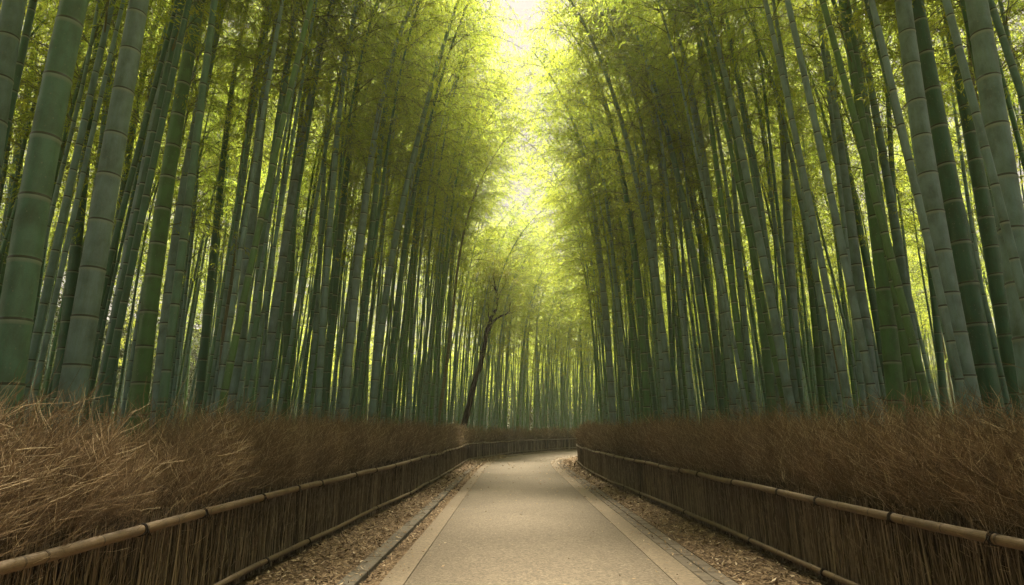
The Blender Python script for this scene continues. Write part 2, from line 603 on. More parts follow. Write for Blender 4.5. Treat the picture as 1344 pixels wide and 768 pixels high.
def hedge(L, side, s_ranges, seed, label):
    """side: +1 = the hedge lies to the left of the line's direction"""
    bag = Bag()
    r = np.random.default_rng(seed)
    for s0, s1, per_m, thick, nb in s_ranges:
        n = int((s1 - s0) * per_m)
        s = s0 + (s1 - s0) * r.random(n)
        p, t = along(L, s)
        dd = 0.20 + (0.95 - 0.38 * np.clip((p[:, 1] - 10) / 10, 0, 1)) * r.random(n) ** 1.35
        nrm = np.stack([-t[:, 1], t[:, 0]], axis=1) * side
        H = 1.52 - 0.10 * np.clip((9 - p[:, 1]) / 5, 0, 1) + 0.07 * jitter_noise(s, seed + 1, 0.8) + 0.08 * jitter_noise(s, seed + 2, 0.22) + r.normal(0, 0.13, n)
        tall = r.random(n) < 0.13
        H = np.where(tall, H + 0.12 + 0.16 * r.random(n), H)
        H = np.where(dd < 0.32, H - 0.25 * r.random(n), H)
        lean = (0.08 if side > 0 else 0.20) + 0.15 * jitter_noise(s, seed + 3, 1.1) + 0.14 * jitter_noise(s + dd * 3, seed + 4, 0.35) + r.normal(0, 0.14, n)
        lean = np.where(tall, lean * 1.5 + 0.1, lean)
        out = 0.10 * jitter_noise(s, seed + 5, 0.6) + r.normal(0, 0.12, n) - 0.08
        K = 7
        q = np.linspace(0, 1, K)
        b0 = np.column_stack([p + nrm * dd[:, None], np.full(n, -0.07)])
        wob = r.normal(0, 0.019, (n, K, 3)) * np.minimum(q, 0.8)[None, :, None]
        pts = b0[:, None, :] + wob
        pts[:, :, 2] += H[:, None] * (q[None, :] - 0.10 * np.abs(lean)[:, None] * q[None, :] ** 3)
        bend = q[None, :] ** 2.1
        pts[:, :, :2] += (t * lean[:, None])[:, None, :] * bend[:, :, None] + (nrm * out[:, None])[:, None, :] * bend[:, :, None]
        rad = (0.0030 - 0.0021 * q)[None, :] * (0.7 + 0.6 * r.random(n))[:, None] * thick
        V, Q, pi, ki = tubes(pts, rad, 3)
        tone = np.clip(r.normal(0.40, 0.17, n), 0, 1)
        bag.add(V, Q, 0, rnd=np.clip((tone * 0.35)[pi] + 0.40 * (ki / (K - 1.0)) ** 3, 0, 1))  # stems coloured dark as the shaded hedge interior, tips paler like young wood
        # fine branchlets over the upper part
        for k in range(nb):
            tq = 0.56 + 0.42 * r.random(n) ** 0.75
            x = tq * (K - 1)
            i = np.minimum(x.astype(int), K - 2)
            f = (x - i)[:, None]
            ar = np.arange(n)
            base = pts[ar, i] * (1 - f) + pts[ar, i + 1] * f
            tan = norm(pts[ar, i + 1] - pts[ar, i])
            rd = r.normal(0, 1, (n, 3))
            rd[:, 2] *= 0.5
            side_d = norm(rd - tan * np.sum(rd * tan, axis=1, keepdims=True))
            ang = 0.40 + 0.75 * r.random(n)
            d = tan * np.cos(ang)[:, None] + side_d * np.sin(ang)[:, None]
            ln = (0.11 + 0.22 * r.random(n)) * (1.15 - 0.4 * tq)
            bp = base[:, None, :] + d[:, None, :] * (ln[:, None] * np.linspace(0, 1, 3)[None, :])[:, :, None]
            bp[:, 2, :] += r.normal(0, 0.022, (n, 3)) + tan * 0.02
            br = np.array([0.00125, 0.0011, 0.0008])[None, :] * thick * (0.8 + 0.5 * r.random(n))[:, None]
            V, Q, pi, ki = tubes(bp, br, 3)
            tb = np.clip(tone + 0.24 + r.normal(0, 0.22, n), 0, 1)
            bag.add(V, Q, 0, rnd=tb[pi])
    # long pale straws leaning out through the brush
    s0, s1 = s_ranges[0][0], 20.0
    n = int((s1 - s0) * 12)
    s = s0 + (s1 - s0) * r.random(n) ** 1.3
    p, t = along(L, s)
    nrm = np.stack([-t[:, 1], t[:, 0]], axis=1) * side
    q = np.linspace(0, 1, 8)
    ln = 0.7 + 0.75 * r.random(n)
    lean = np.clip(r.normal(0.50 if side < 0 else 0.25, 0.35, n), -0.6, 1.1)
    pts = np.column_stack([p + nrm * (0.16 + 0.30 * r.random(n))[:, None], 0.55 + 0.35 * r.random(n)])[:, None, :] + r.normal(0, 0.005, (n, 8, 3))
    pts[:, :, 2] += (ln * np.cos(lean))[:, None] * (q - 0.14 * q ** 3)[None, :]
    pts[:, :, :2] += (t * (ln * np.sin(lean))[:, None])[:, None, :] * (0.6 * q + 0.4 * q ** 2)[None, :, None]
    pts[:, :, :2] -= (nrm * np.abs(r.normal(0.05, 0.10, n))[:, None])[:, None, :] * (q ** 2)[None, :, None]
    V, Q, pi, ki = tubes(pts, np.outer(0.7 + 0.6 * r.random(n), 0.0020 - 0.0013 * q), 3)
    bag.add(V, Q, 0, rnd=np.clip(r.normal(0.85, 0.12, n), 0, 1)[pi])
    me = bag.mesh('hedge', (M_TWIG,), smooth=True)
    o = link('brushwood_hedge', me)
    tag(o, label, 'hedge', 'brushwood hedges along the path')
    return o


HR = [(3.0, 14.0, 1000, 1.0, 9), (14.0, 24.0, 480, 1.35, 6), (24.0, 34.0, 300, 2.0, 5)]
hedge(LEFT, 1, HR + [(34.0, 62.0, 170, 2.8, 4)], 100,
      'dry brown brushwood hedge behind the fence with the sharp corner, left of the path')
hedge(RIGHT, -1, HR + [(34.0, 48.0, 170, 2.8, 4)], 200,
      'dry brown brushwood hedge swept towards the bend, right of the path')


def pole(name, L, off, side, z, rad, s0, s1, parent, seed, node=0.42, sides=12, wob=0.010, spans=3.6):
    """bamboo rail following the line; pole lengths overlap at small steps"""
    r = np.random.default_rng(seed)
    bag = Bag()
    s = s0
    while s < s1:
        e = min(s + spans * r.uniform(0.85, 1.15), s1)
        prof = []
        x = s
        while x < e:
            nl = node * r.uniform(0.85, 1.2)
            for f, k in ((0.0, 1.03), (0.03, 0.99), (0.10, 1.0), (0.5, 1.0), (0.9, 1.0), (0.98, 1.015)):
                if x + f * nl < e:
                    prof.append((x + f * nl, k, f))
            x += nl
        prof.append((e, 1.0, 0.5))
        A = np.array(prof)
        p, t = along(L, A[:, 0])
        nrm = np.stack([-t[:, 1], t[:, 0]], axis=1) * side
        zz = z + wob * jitter_noise(A[:, 0], seed + 3, 1.3)
        oo = off + wob * jitter_noise(A[:, 0], seed + 4, 1.7)
        pts = np.column_stack([p + nrm * oo[:, None], zz])
        taper = np.linspace(1.02, 0.98, len(A))
        V, Q, pi, ki = tubes(pts[None], (A[:, 1] * taper * rad)[None], sides)
        an = np.tile(np.arange(sides) / sides, len(A))
        an = np.abs(an - 0.5)
        bag.add(V, Q, 0, s=A[ki, 0], fr=A[ki, 2], an=an + r.random() * 3, rnd=r.random())
        # end discs
        for c, ring in ((pts[0], V[:sides]), (pts[-1], V[-sides:])):
            vv = np.vstack([c[None], ring])
            qq = [(0, 1 + i, 1 + (i + 1) % sides, 1 + (i + 2) % sides) for i in range(0, sides, 2)]
            bag.add(vv, qq, 0, s=0.0, fr=0.5, an=0.0, rnd=0.3)
        s = e
    return link(name, bag.mesh(name, (M_POLE,), smooth=True), parent)


def lashing(L, off, side, z, rad, s, parent, seed):
    r = np.random.default_rng(seed)
    bag = Bag()
    p, t = along(L, np.array([s]))
    t = np.array([t[0, 0], t[0, 1], 0]); n3 = np.array([-t[1], t[0], 0]) * side
    zz = z + 0.010 * jitter_noise(np.array([s]), seed_of[id(L), round(z, 2)] + 3, 1.3)[0]
    oo = off + 0.010 * jitter_noise(np.array([s]), seed_of[id(L), round(z, 2)] + 4, 1.7)[0]
    c = np.array([p[0, 0], p[0, 1], zz]) + n3 * oo
    a = np.linspace(0, 2 * np.pi, 15)
    for k in range(3):
        sh = (k - 1) * 0.011 + r.normal(0, 0.002)
        R = rad * 1.10
        tilt = r.normal(0, 0.10)
        ring = c + np.outer(np.cos(a) * R, n3) + np.outer(np.sin(a) * R, (0, 0, 1)) + np.outer(np.full(15, sh) + np.sin(a) * R * tilt, t)
        V, Q, _, _ = tubes(ring[None], np.full((1, 15), 0.0055), 5)
        bag.add(V, Q, 0)
    # knot tails on the path side
    for k in range(2):
        q = np.linspace(0, 1, 5)[:, None]
        st = c - n3 * rad * 1.12 + np.array([0, 0, rad * 0.4])
        d = -n3 * 0.012 + t * r.normal(0, 0.02) + np.array([0, 0, -0.05 - 0.03 * r.random()])
        V, Q, _, _ = tubes((st + q * d)[None], np.full((1, 5), 0.004), 4)
        bag.add(V, Q, 0)
    return link('lashing', bag.mesh('lashing', (M_CORD,), smooth=True), parent)


def brush_panel(L, side, ranges, parent, seed):
    r = np.random.default_rng(seed)
    bag = Bag()
    for s0, s1, per_m, thick in ranges:
        n = int((s1 - s0) * per_m)
        s = s0 + (s1 - s0) * r.random(n)
        dd = 0.035 + 0.16 * r.random(n) ** 1.2
        p, t = along(L, s)
        nrm = np.stack([-t[:, 1], t[:, 0]], axis=1) * side
        K = 5
        q = np.linspace(0, 1, K)
        z0 = 0.005 + 0.09 * r.random(n) * (dd < 0.12)
        H = 0.80 + 0.10 * r.random(n) - z0
        short = r.random(n) < 0.25
        H = np.where(short, H * (0.45 + 0.5 * r.random(n)), H)
        pts = np.column_stack([p + nrm * dd[:, None], z0])[:, None, :] + r.normal(0, 0.007, (n, K, 3)) * q[None, :, None]
        pts[:, :, 2] += H[:, None] * q
        ln = r.normal(0.01, 0.05, n)
        pts[:, :, :2] += (t * ln[:, None])[:, None, :] * q[None, :, None] + (nrm * r.normal(0, 0.012, n)[:, None])[:, None, :] * q[None, :, None]
        rad = (0.0052 - 0.0020 * q)[None, :] * (0.6 + 0.9 * r.random(n) ** 2)[:, None] * thick
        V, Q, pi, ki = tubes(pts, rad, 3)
        tone = np.clip(r.normal(0.62, 0.26, n) - (dd - 0.035) * 4.5 + 0.14 * jitter_noise(s, seed + 9, 0.22), 0, 1)  # twigs further back coloured darker, painting the shade inside the panel
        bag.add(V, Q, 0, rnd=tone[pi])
        # stray side twigs
        m = int(n * 0.35)
        i = r.integers(0, n, m)
        f = r.integers(1, K - 1, m)
        base = pts[i, f]
        d = np.column_stack([t[i] * r.normal(0, 0.5, m)[:, None] - nrm[i] * np.abs(r.normal(0, 0.25, m))[:, None], 0.6 + 0.5 * r.random(m)])
        d = norm(d) * (0.05 + 0.13 * r.random(m))[:, None]
        bp = base[:, None, :] + d[:, None, :] * np.array([0, 0.5, 1.0])[None, :, None]
        bp[:, 2, :] += r.normal(0, 0.012, (m, 3))
        V, Q, pi, ki = tubes(bp, np.tile(np.array([0.0026, 0.002, 0.0012]) * thick, (m, 1)), 3)
        bag.add(V, Q, 0, rnd=np.clip(tone[i] + 0.15, 0, 1)[pi])
    # stouter crooked sticks standing in front of the packed brush
    s0, s1 = ranges[0][0], 26.0
    n = int((s1 - s0) * 30)
    s = s0 + (s1 - s0) * r.random(n)
    p, t = along(L, s)
    nrm = np.stack([-t[:, 1], t[:, 0]], axis=1) * side
    K = 8
    q = np.linspace(0, 1, K)
    H = np.where(r.random(n) < 0.4, 0.35 + 0.4 * r.random(n), 0.76 + 0.08 * r.random(n))
    pts = np.column_stack([p + nrm * (0.030 + 0.012 * r.random(n))[:, None], 0.004 + 0.06 * r.random(n)])[:, None, :] + np.cumsum(r.normal(0, 0.0045, (n, K, 3)), axis=1)
    pts[:, :, 2] += H[:, None] * q
    pts[:, :, :2] += (t * r.normal(0, 0.05, n)[:, None])[:, None, :] * q[None, :, None]
    V, Q, pi, ki = tubes(pts, np.outer(0.6 + 0.8 * r.random(n), 0.0055 - 0.003 * q), 5)
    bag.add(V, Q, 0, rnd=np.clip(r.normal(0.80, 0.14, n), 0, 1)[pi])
    m = int(n * 1.3)
    i = r.integers(0, n, m); f = r.integers(2, K - 1, m)
    base = pts[i, f]
    d = np.column_stack([t[i] * r.normal(0, 0.55, m)[:, None] - nrm[i] * np.abs(r.normal(0, 0.22, m))[:, None], 0.4 + 0.6 * r.random(m)])
    d = norm(d) * (0.04 + 0.13 * r.random(m))[:, None]
    bp = base[:, None, :] + d[:, None, :] * np.array([0, 0.5, 1.0])[None, :, None]
    bp[:, 2, :] += r.normal(0, 0.014, (m, 3))
    V, Q, pi, ki = tubes(bp, np.tile(np.array([0.0028, 0.0022, 0.0013]), (m, 1)), 3)
    bag.add(V, Q, 0, rnd=np.clip(r.normal(0.85, 0.12, m), 0, 1)[pi])
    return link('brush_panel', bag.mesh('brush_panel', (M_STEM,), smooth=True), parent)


seed_of = {}


def fence(L, side, s_end, seed, label, posts):
    p0, _ = along(L, np.array([10.0]))
    root = empty('bamboo_fence', (0, 0, 0))
    tag(root, label, 'fence', 'low bamboo fences along the path')
    zt, zb = 0.80, 0.115
    seed_of[id(L), round(zt, 2)] = seed + 1
    seed_of[id(L), round(zb, 2)] = seed + 2
    top_rail = pole('top_rail', L, 0.0, side, zt, 0.037, 3.0, s_end, root, seed + 1)
    bottom_rail = pole('bottom_rail', L, 0.0, side, zb, 0.030, 3.0, s_end, root, seed + 2)
    brush_panel(L, side, [(3.0, 14.0, 430, 0.85), (14.0, 24.0, 280, 1.2), (24.0, 34.0, 180, 1.7), (34.0, s_end, 120, 2.6)], root, seed + 5)
    r = np.random.default_rng(seed + 7)
    s = 3.6
    k = 0
    while s < min(s_end, 44):
        lashing(L, 0.0, side, zt, 0.037, s, top_rail, seed + 20 + k)
        if k % 2:
            lashing(L, 0.0, side, zb, 0.030, s + r.normal(0, 0.2), bottom_rail, seed + 120 + k)
        s += r.uniform(0.75, 1.45)
        k += 1
    for sp in posts:
        p, t = along(L, np.array([sp]))
        n2 = np.array([-t[0, 1], t[0, 0]]) * side
        c = p[0] + n2 * 0.075
        z = np.array([-0.09, 0.1, 0.45, 0.84, 0.855, 0.86])
        pts = np.column_stack([np.tile(c, (6, 1)), z])
        V, Q, _, _ = tubes(pts[None], np.array([[0.034, 0.034, 0.033, 0.032, 0.026, 0.001]]), 10)
        b = Bag(); b.add(V, Q)
        link('post', b.mesh('post', (M_POST,)), root)


s_corner = arclen(LEFT_NEAR)[-1]
fence(LEFT, 1, 62.0, 300, 'low fence of dry bamboo rails that turns a sharp corner, left of the path',
      [4.1, 8.3, 12.4, 16.5, 20.6, 24.6, 28.2, s_corner, s_corner + 3.2, s_corner + 6.4, s_corner + 9.6, s_corner + 12.8, s_corner + 16, s_corner + 19.2])
fence(RIGHT, -1, 48.0, 600, 'low fence of dry bamboo rails curving out of sight, right of the path',
      [4.4, 8.6, 12.8, 17.0, 21.2, 25.4, 29.4, 33.0])


# ------------------------------------------------------------------ bamboo crowns (shared by the plants)
N_VAR = 8
CROWN_L = []
ARCH = []
CROWNS = []


def arch_xyz(z, L, bend):
    """centre line of the leafy top part, arching over to local +x"""
    t = z / L
    x = bend * (0.35 * t ** 2 + 0.65 * t ** 3.2)
    return np.stack([x, np.zeros_like(z), z - 0.16 * bend * t ** 4], axis=-1)


def make_crown(i):
    r = np.random.default_rng(900 + i)
    L = r.uniform(8.0, 9.6)
    bend = [1.4, 2.2, 2.8, 3.2, 1.8, 2.6, 3.0, 1.1][i]
    CROWN_L.append(L)
    ARCH.append(bend)
    bag = Bag()
    z = -0.4
    az = r.random() * 6.28
    bpts, brad, blen = [], [], []
    while z < L * 0.985:
        f = max(z, 0) / L
        az += math.pi + r.normal(0, 0.55)
        for k in (0, 1):
            if z < 1.2 and r.random() < 0.5:
                continue
            ln = (1.0 + 1.45 * math.sin(math.pi * min(1, f * 0.75 + 0.18)) ** 1.0) * r.uniform(0.65, 1.2) * (1.0 if f < 0.8 else 1.0 - (f - 0.8) * 1.7)
            a = az + (0.5 * (k - 0.5)) + r.normal(0, 0.2)
            ln *= (0.7 if k else 1.0) * (1.0 + 0.28 * math.cos(a))
            el = r.uniform(0.45, 0.95)
            d = np.array([math.cos(a) * math.cos(el), math.sin(a) * math.cos(el), math.sin(el)])
            q = np.linspace(0, 1, 8)
            b0 = arch_xyz(np.array([max(z, 0.0)]), L, bend)[0] + np.array([0, 0, min(z, 0)])
            pts = b0 + np.outer(q * ln, d)
            pts[:, 2] -= (0.42 + 0.25 * r.random()) * ln * q ** 2.0
            bpts.append(pts); blen.append(ln)
            brad.append((0.0085 - 0.0065 * q) * (0.7 + 0.3 * ln))
        z += r.uniform(0.26, 0.40) * (1.0 if f < 0.7 else 0.75)
    bpts = np.array(bpts); brad = np.array(brad); blen = np.array(blen)
    V, Q, _, _ = tubes(bpts, brad, 3)
    bag.add(V, Q, 1, lr=0.5)
    # sprays of twigs and leaves
    pos, tdir = [], []
    for b, ln in zip(bpts, blen):
        n = max(4, int(ln / 0.076))
        tq = 0.16 + 0.84 * (np.arange(n) + r.random(n)) / n
        x = np.minimum(tq, 0.999) * 7
        j = x.astype(int)
        ff = (x - j)[:, None]
        base = b[j] * (1 - ff) + b[j + 1] * ff
        tan = norm(b[j + 1] - b[j])
        rd = r.normal(0, 1, (n, 3)); rd[:, 2] = rd[:, 2] * 0.35 - 0.10
        sd = norm(rd - tan * np.sum(rd * tan, axis=1, keepdims=True))
        d = norm(tan * 0.65 + sd * 0.8)
        tl = (0.16 + 0.30 * r.random(n)) * (1.1 - 0.5 * tq)
        pos.append(np.stack([base, base + d * tl[:, None] * 0.5 + np.array([0, 0, -0.01]), base + d * tl[:, None] + np.outer(tl, (0, 0, -0.16))], axis=1))
        tdir.append(d)
    pos = np.concatenate(pos)
    n = len(pos)
    V, Q, _, _ = tubes(pos, np.tile((0.0022, 0.0018, 0.0012), (n, 1)), 3)
    bag.add(V, Q, 1, lr=0.5)
    NL = 5
    clump = np.repeat(r.random(n), NL)
    tq = np.tile(np.linspace(0.35, 1.0, NL), n)
    pi = np.repeat(np.arange(n), NL)
    e = (tq * 2)
    j = np.minimum(e.astype(int), 1)
    ff = (e - j)[:, None]
    base = pos[pi, j] * (1 - ff) + pos[pi, j + 1] * ff
    tan = norm(pos[pi, 2] - pos[pi, 0])
    m = len(base)
    rd = r.normal(0, 1, (m, 3)); rd[:, 2] *= 0.4
    sd = norm(rd - tan * np.sum(rd * tan, axis=1, keepdims=True))
    d = norm(tan * 0.7 + sd * 0.7 + np.array([0, 0, -0.32]))
    ln = 0.058 + 0.055 * r.random(m)
    wd = ln * (0.21 + 0.07 * r.random(m))
    up = r.normal(0, 0.45, (m, 3)) + np.array([0, 0, 1.0])
    sw = norm(np.cross(d, up))
    V = np.stack([base, base + d * (ln * 0.40)[:, None] + sw * (wd * 0.5)[:, None], base + d * ln[:, None] + np.outer(ln, (0, 0, -0.12)), base + d * (ln * 0.40)[:, None] - sw * (wd * 0.5)[:, None]], axis=1)
    lr = np.clip(clump * 0.6 + 0.4 * r.random(m), 0, 1)
    bag.add(V, np.arange(m * 4).reshape(m, 4), 0, lr=np.repeat(lr, 4))
    me = bag.mesh('bamboo_crown', (M_LEAF, M_BRANCH), smooth=False)
    return me


for i in range(N_VAR):
    CROWNS.append(make_crown(i))


# ------------------------------------------------------------------ bamboo plants
from mathutils import Matrix, Vector, Quaternion


class Plant:
    __slots__ = ('x', 'y', 'dia', 'sx', 'sy', 'cx', 'att', 'var', 'az', 'scale', 'tone', 'node', 'label', 'traced', 'z0', 'u', 'vis', 'short', 'crown')


def line_at(p, z):
    z = np.asarray(z, dtype=float)
    return np.stack([p.x + p.sx * z + p.cx * z * z, p.y + p.sy * z, p.z0 + z], axis=-1)


def crown_matrix(p):
    tan = Vector((p.sx + 2 * p.cx * p.att, p.sy, 1.0)).normalized()
    q = Vector((0, 0, 1)).rotation_difference(tan)
    return Matrix.Translation(Vector(line_at(p, p.att).tolist())) @ q.to_matrix().to_4x4() @ Matrix.Rotation(p.az, 4, 'Z') @ Matrix.Scale(p.scale, 4)


def culm_profile(p, top_len, detail):
    """list of (height, radius, fr) up to the arch tip, height measured along the stem"""
    out = []
    h = -0.15
    H = p.att + top_len
    nl = p.node
    k = 0
    loops = {2: ((0.0, 1.035), (0.028, 1.03), (0.042, 0.972), (0.075, 0.990), (0.4, 1.0), (0.93, 1.0), (0.975, 1.012), (0.993, 1.045)),
             1: ((0.0, 1.04), (0.031, 1.03), (0.045, 0.985), (0.90, 1.0), (0.988, 1.04)),
             0: ((0.0, 1.03), (0.031, 1.02), (0.05, 0.99), (0.90, 1.0))}[detail]
    rr = random.Random(int(p.x * 1000) + int(p.y * 77))
    while h < H - 0.12:
        g = h / H
        n_here = nl * (0.80 + 0.42 * math.sin(math.pi * min(1, max(0, g) * 1.15 + 0.12))) * rr.uniform(0.94, 1.06)
        for f, m in loops:
            hh = h + f * n_here
            if hh >= H:
                break
            gg = max(0, hh / H)
            rad = p.dia * 0.5 * (1.0 - 0.22 * gg - 0.66 * gg ** 1.9)
            out.append((hh, rad * m, f))
        h += n_here
        k += 1
    out.append((H, 0.006, 0.5))
    return np.array(out)


def culm_points(p, hs):
    lo = hs <= p.att
    P = np.zeros((len(hs), 3))
    P[lo] = line_at(p, hs[lo])
    up = ~lo
    if up.any():
        zz = np.minimum((hs[up] - p.att) / p.scale, CROWN_L[p.var])
        loc = arch_xyz(zz, CROWN_L[p.var], ARCH[p.var])
        Mx = np.array(crown_matrix(p))
        P[up] = loc @ Mx[:3, :3].T + Mx[:3, 3]
    return P


def make_plant(x, y, dia, sx=0.0, sy=0.0, cx=0.0, tone=None, traced=False, label=None, att=None, var=None, node=None):
    p = Plant()
    p.x, p.y, p.dia, p.sx, p.sy, p.cx = x, y, dia, sx, sy, cx
    p.z0 = -0.02
    p.att = att if att is not None else random.uniform(7.0, 9.2)
    p.var = random.randrange(N_VAR) if var is None else var
    p.scale = random.uniform(0.88, 1.12)
    side = -1.0 if (x - 0.3 - max(0, (y - 28) * 0.5)) > 0 else 1.0
    ang = 0.0 if side > 0 else math.pi
    p.az = ang + random.gauss(0, 0.6)
    p.tone = tone if tone is not None else random.random() * 0.93
    p.node = node if node is not None else min(0.52, 0.26 + dia * 0.85) * random.uniform(0.9, 1.1)
    p.traced, p.label = traced, label
    p.short = None
    p.crown = 1.0
    p.vis = 0
    return p


plants = []
GB, GR, DK = 0.12, 0.50, 0.80       # grey-blue, leaf green, dark green
# traced culms: u at v = 0 / 384 / 540, apparent width at v = 384, tone, label words
TR = [
    (19, -37, -55, 32, GB, 'thick grey-blue culm cut by the picture edge, high up beside the thick hedge-side pair'),
    (64, -4, -30, 14, DK, 'slim dark culm leaning across the left picture corner'),
    (98, 26, 4, 38, 0.345, 'thickest green culm, first one rising from the left end of the hedge'),
    (116, 48, 24, 10, DK, 'slim dark culm tucked close behind the thickest green culm'),
    (137, 93, 74, 16, DK, 'dark green culm between the thickest green culm and the pale thick one'),
    (161, 108, 82, 12, 0.30, 'medium grey culm half hidden behind the pale thick culm'),
    (183, 117, 91, 31, 0.04, 'pale grey-blue thick culm, second thick one from the left end of the hedge'),
    (207, 140, 112, 11, DK, 'slim dark culm emerging behind the pale thick grey-blue culm'),
    (217, 160, 140, 13, 0.25, 'slender grey culm with close rings, right of the pale thick culm'),
    (247, 196, 172, 10, DK, 'slim dark culm leaning behind the yellowish green thick culm'),
    (262, 199, 181, 22, 0.55, 'yellowish green thick culm, third thick one from the left end of the hedge'),
    (292, 224, 208, 18, 0.10, 'grey-blue culm close beside the yellowish green thick culm'),
    (320, 275, 260, 11, 0.72, 'lone dark green culm in the gap right of the leaning pair'),
    (350, 300, 288, 9, 0.97, 'straw-brown thin culm left of the upright blue-grey culm'),
    (360, 321, 306, 17, 0.08, 'upright blue-grey culm, left partner of a close standing pair'),
    (391, 339, 325, 13, 0.36, 'grey-green culm, right partner of the upright blue-grey culm'),
    (436, 366, 345, 15, 0.02, 'palest culm leaning strongly towards the path behind the left hedge'),
    (405, 380, 371, 10, 0.66, 'deep green upright culm right of the palest leaning culm'),
    (440, 417, 408, 8, 0.20, 'slim grey culm two steps right of the palest leaning culm'),
    (485, 439, 425, 10, 0.70, 'dark culm running up into the yellow leaves left of centre'),
    (520, 466, 452, 12, 0.05, 'pale culm curving to the path in the middle of the left stand'),
    (524, 481, 468, 10, 0.35, 'green-grey culm just right of the pale curving one'),
    (600, 505, 489, 10, 0.25, 'grey arching culm whose top bows over the left hedge'),
    (600, 523, 510, 8, 0.75, 'dark arching culm beside the grey arching culm'),
    (640, 597, 577, 5, 0.98, 'thin straw-coloured culm left of the dark leaning tree'),
    (1281, 1340, 1362, 33, 0.09, 'thickest grey-blue culm, last one at the right picture edge'),
    (1185, 1244, 1274, 27, 0.03, 'pale grey-blue thick culm, left one of the thick pair on the right'),
    (1202, 1273, 1303, 25, 0.70, 'dark blue-green thick culm, right one of the thick pair on the right'),
    (1241, 1311, 1338, 20, DK, 'dark green culm between the thick pair and the right picture edge'),
    (1258, 1318, 1345, 9, 0.85, 'slim dark culm behind the thickest culm at the right edge'),
    (1108, 1161, 1177, 21, 0.46, 'vivid green culm with pale rings behind the right hedge'),
    (1071, 1128, 1149, 17, 0.14, 'grey-blue culm leaning left of the vivid green culm'),
    (1060, 1144, 1170, 10, DK, 'dark slim culm crossing behind the grey-blue one left of the vivid green culm'),
    (1118, 1189, 1212, 13, 0.28, 'grey-green culm leaning right beside the vivid green culm'),
    (1158, 1180, 1192, 9, DK, 'slim dark upright culm between the vivid green culm and the thick pair'),
    (1170, 1225, 1240, 9, 0.88, 'slim dark culm close left of the pale thick culm on the right'),
    (1018, 1039, 1049, 14, 0.06, 'pale upright culm standing alone in the middle of the right stand'),
    (1026, 1066, 1081, 10, 0.60, 'green culm just right of the pale upright culm'),
    (931, 996, 1014, 12, 0.66, 'deep green leaning culm left of the pale upright culm'),
    (951, 1012, 1023, 9, 0.30, 'grey culm between the deep green leaning culm and the pale upright one'),
    (888, 947, 964, 11, 0.07, 'pale grey culm curving left over the right hedge'),
    (906, 962, 981, 9, 0.55, 'green slim culm beside the pale grey curving culm on the right'),
    (830, 918, 934, 10, 0.33, 'grey-green bowed culm whose top arches over the path from the right'),
    (842, 930, 948, 7, 0.85, 'dark bowed slim culm behind the grey-green bowed one'),
    (770, 866, 880, 9, 0.20, 'grey culm bending to the path before the bend on the right'),
    (740, 792, 804, 10, 0.05, 'pale culm nearest the end of the right fence'),
    (775, 838, 849, 9, 0.40, 'green culm between the pale end culm and the grey bending culm'),
    (712, 757, 766, 4, 0.80, 'thin dark culm at the very corner where the right hedge disappears'),
]
for (u0, u1, u2, w, tone, lab) in TR:
    left = u1 < 672
    xe = 3.85 if left else 4.35
    dia0 = 0.255 if w >= 14 else (0.19 if w >= 10 else 0.15)
    dia0 *= random.uniform(0.96, 1.04)
    Y = FPX * dia0 / w * 0.985
    # must stand behind its hedge
    for it in range(60):
        b = at_depth(u2, 540, Y)
        if behind(np.array([[b[0], Y]]))[0] > 1.18 - 0.40 * min(1, max(0, (Y - 10) / 10)):
            break
        Y *= 1.03
    dia = w * Y / FPX * 1.015
    A, B, C = at_depth(u2, 540, Y), at_depth(u1, 384, Y), at_depth(u0, 0, Y)
    zs = np.array([A[2], B[2], C[2]])
    if C[2] > 10.5:                                   # only the lower stem is a plain curve, the arch does the rest
        v10 = max(v for v in range(0, 384, 8) if at_depth(0, v, Y)[2] > 9.0 or v == 0)
        tt = (384 - v10) / 384.0
        uq = u1 + (u0 - u1) * (0.72 * tt + 0.28 * tt * tt)
        C = at_depth(uq, v10, Y)
        zs[2] = C[2]
    co = np.polyfit(zs, [A[0], B[0], C[0]], 2)
    cx = float(np.clip(co[0], -0.012, 0.012))
    sx = (C[0] - A[0] - cx * (C[2] ** 2 - A[2] ** 2)) / (C[2] - A[2])
    x0 = A[0] - sx * A[2] - cx * A[2] ** 2
    p = make_plant(x0, Y, dia, sx=float(sx), cx=cx, tone=tone, traced=True, label=lab)
    p.var = random.choice((0, 4, 7)) if Y < 14 else random.choice((1, 4, 5)) if Y < 22 else random.choice((0, 1, 2, 4, 5))
    if w < 14 and Y > 12:
        p.att = random.uniform(7.0, 9.0)
    if abs(u0 - u2) > 90 and Y > 14:
        p.var = 5; p.az = (0.0 if left else math.pi) + random.gauss(0, 0.25)
    plants.append(p)

# the rest of the two stands, scattered
cand = []
for cell, lo, hi, ymax in ((0.86, 0.80, 4.0, 62), (1.10, 4.0, 11, 60), (1.75, 11, 24, 58)):
    xs = np.arange(-27, 44, cell)
    ys = np.arange(4.0, 78, cell)
    X, Y = np.meshgrid(xs, ys)
    P = np.stack([X, Y], axis=-1).reshape(-1, 2) + rng.uniform(-0.45, 0.45, (X.size, 2)) * cell
    bh = behind(P)
    keep = (bh > lo) & (bh <= hi) & (np.abs(P[:, 0]) < 0.98 * P[:, 1] + 2.2) & (P[:, 0] < 0.75 * P[:, 1] + 4)
    keep &= (P[:, 1] < 48 + 14 * (bh < 12)) | (P[:, 0] > 0)
    keep &= P[:, 1] < 78
    keep &= bh > 1.25 - 0.40 * np.clip((P[:, 1] - 10) / 10, 0, 1)
    cand.append(np.column_stack([P[keep], bh[keep]]))
cand = np.concatenate(cand)
rng.shuffle(cand)
tr_xy = np.array([(p.x + p.sx * 1.5, p.y, p.dia) for p in plants])
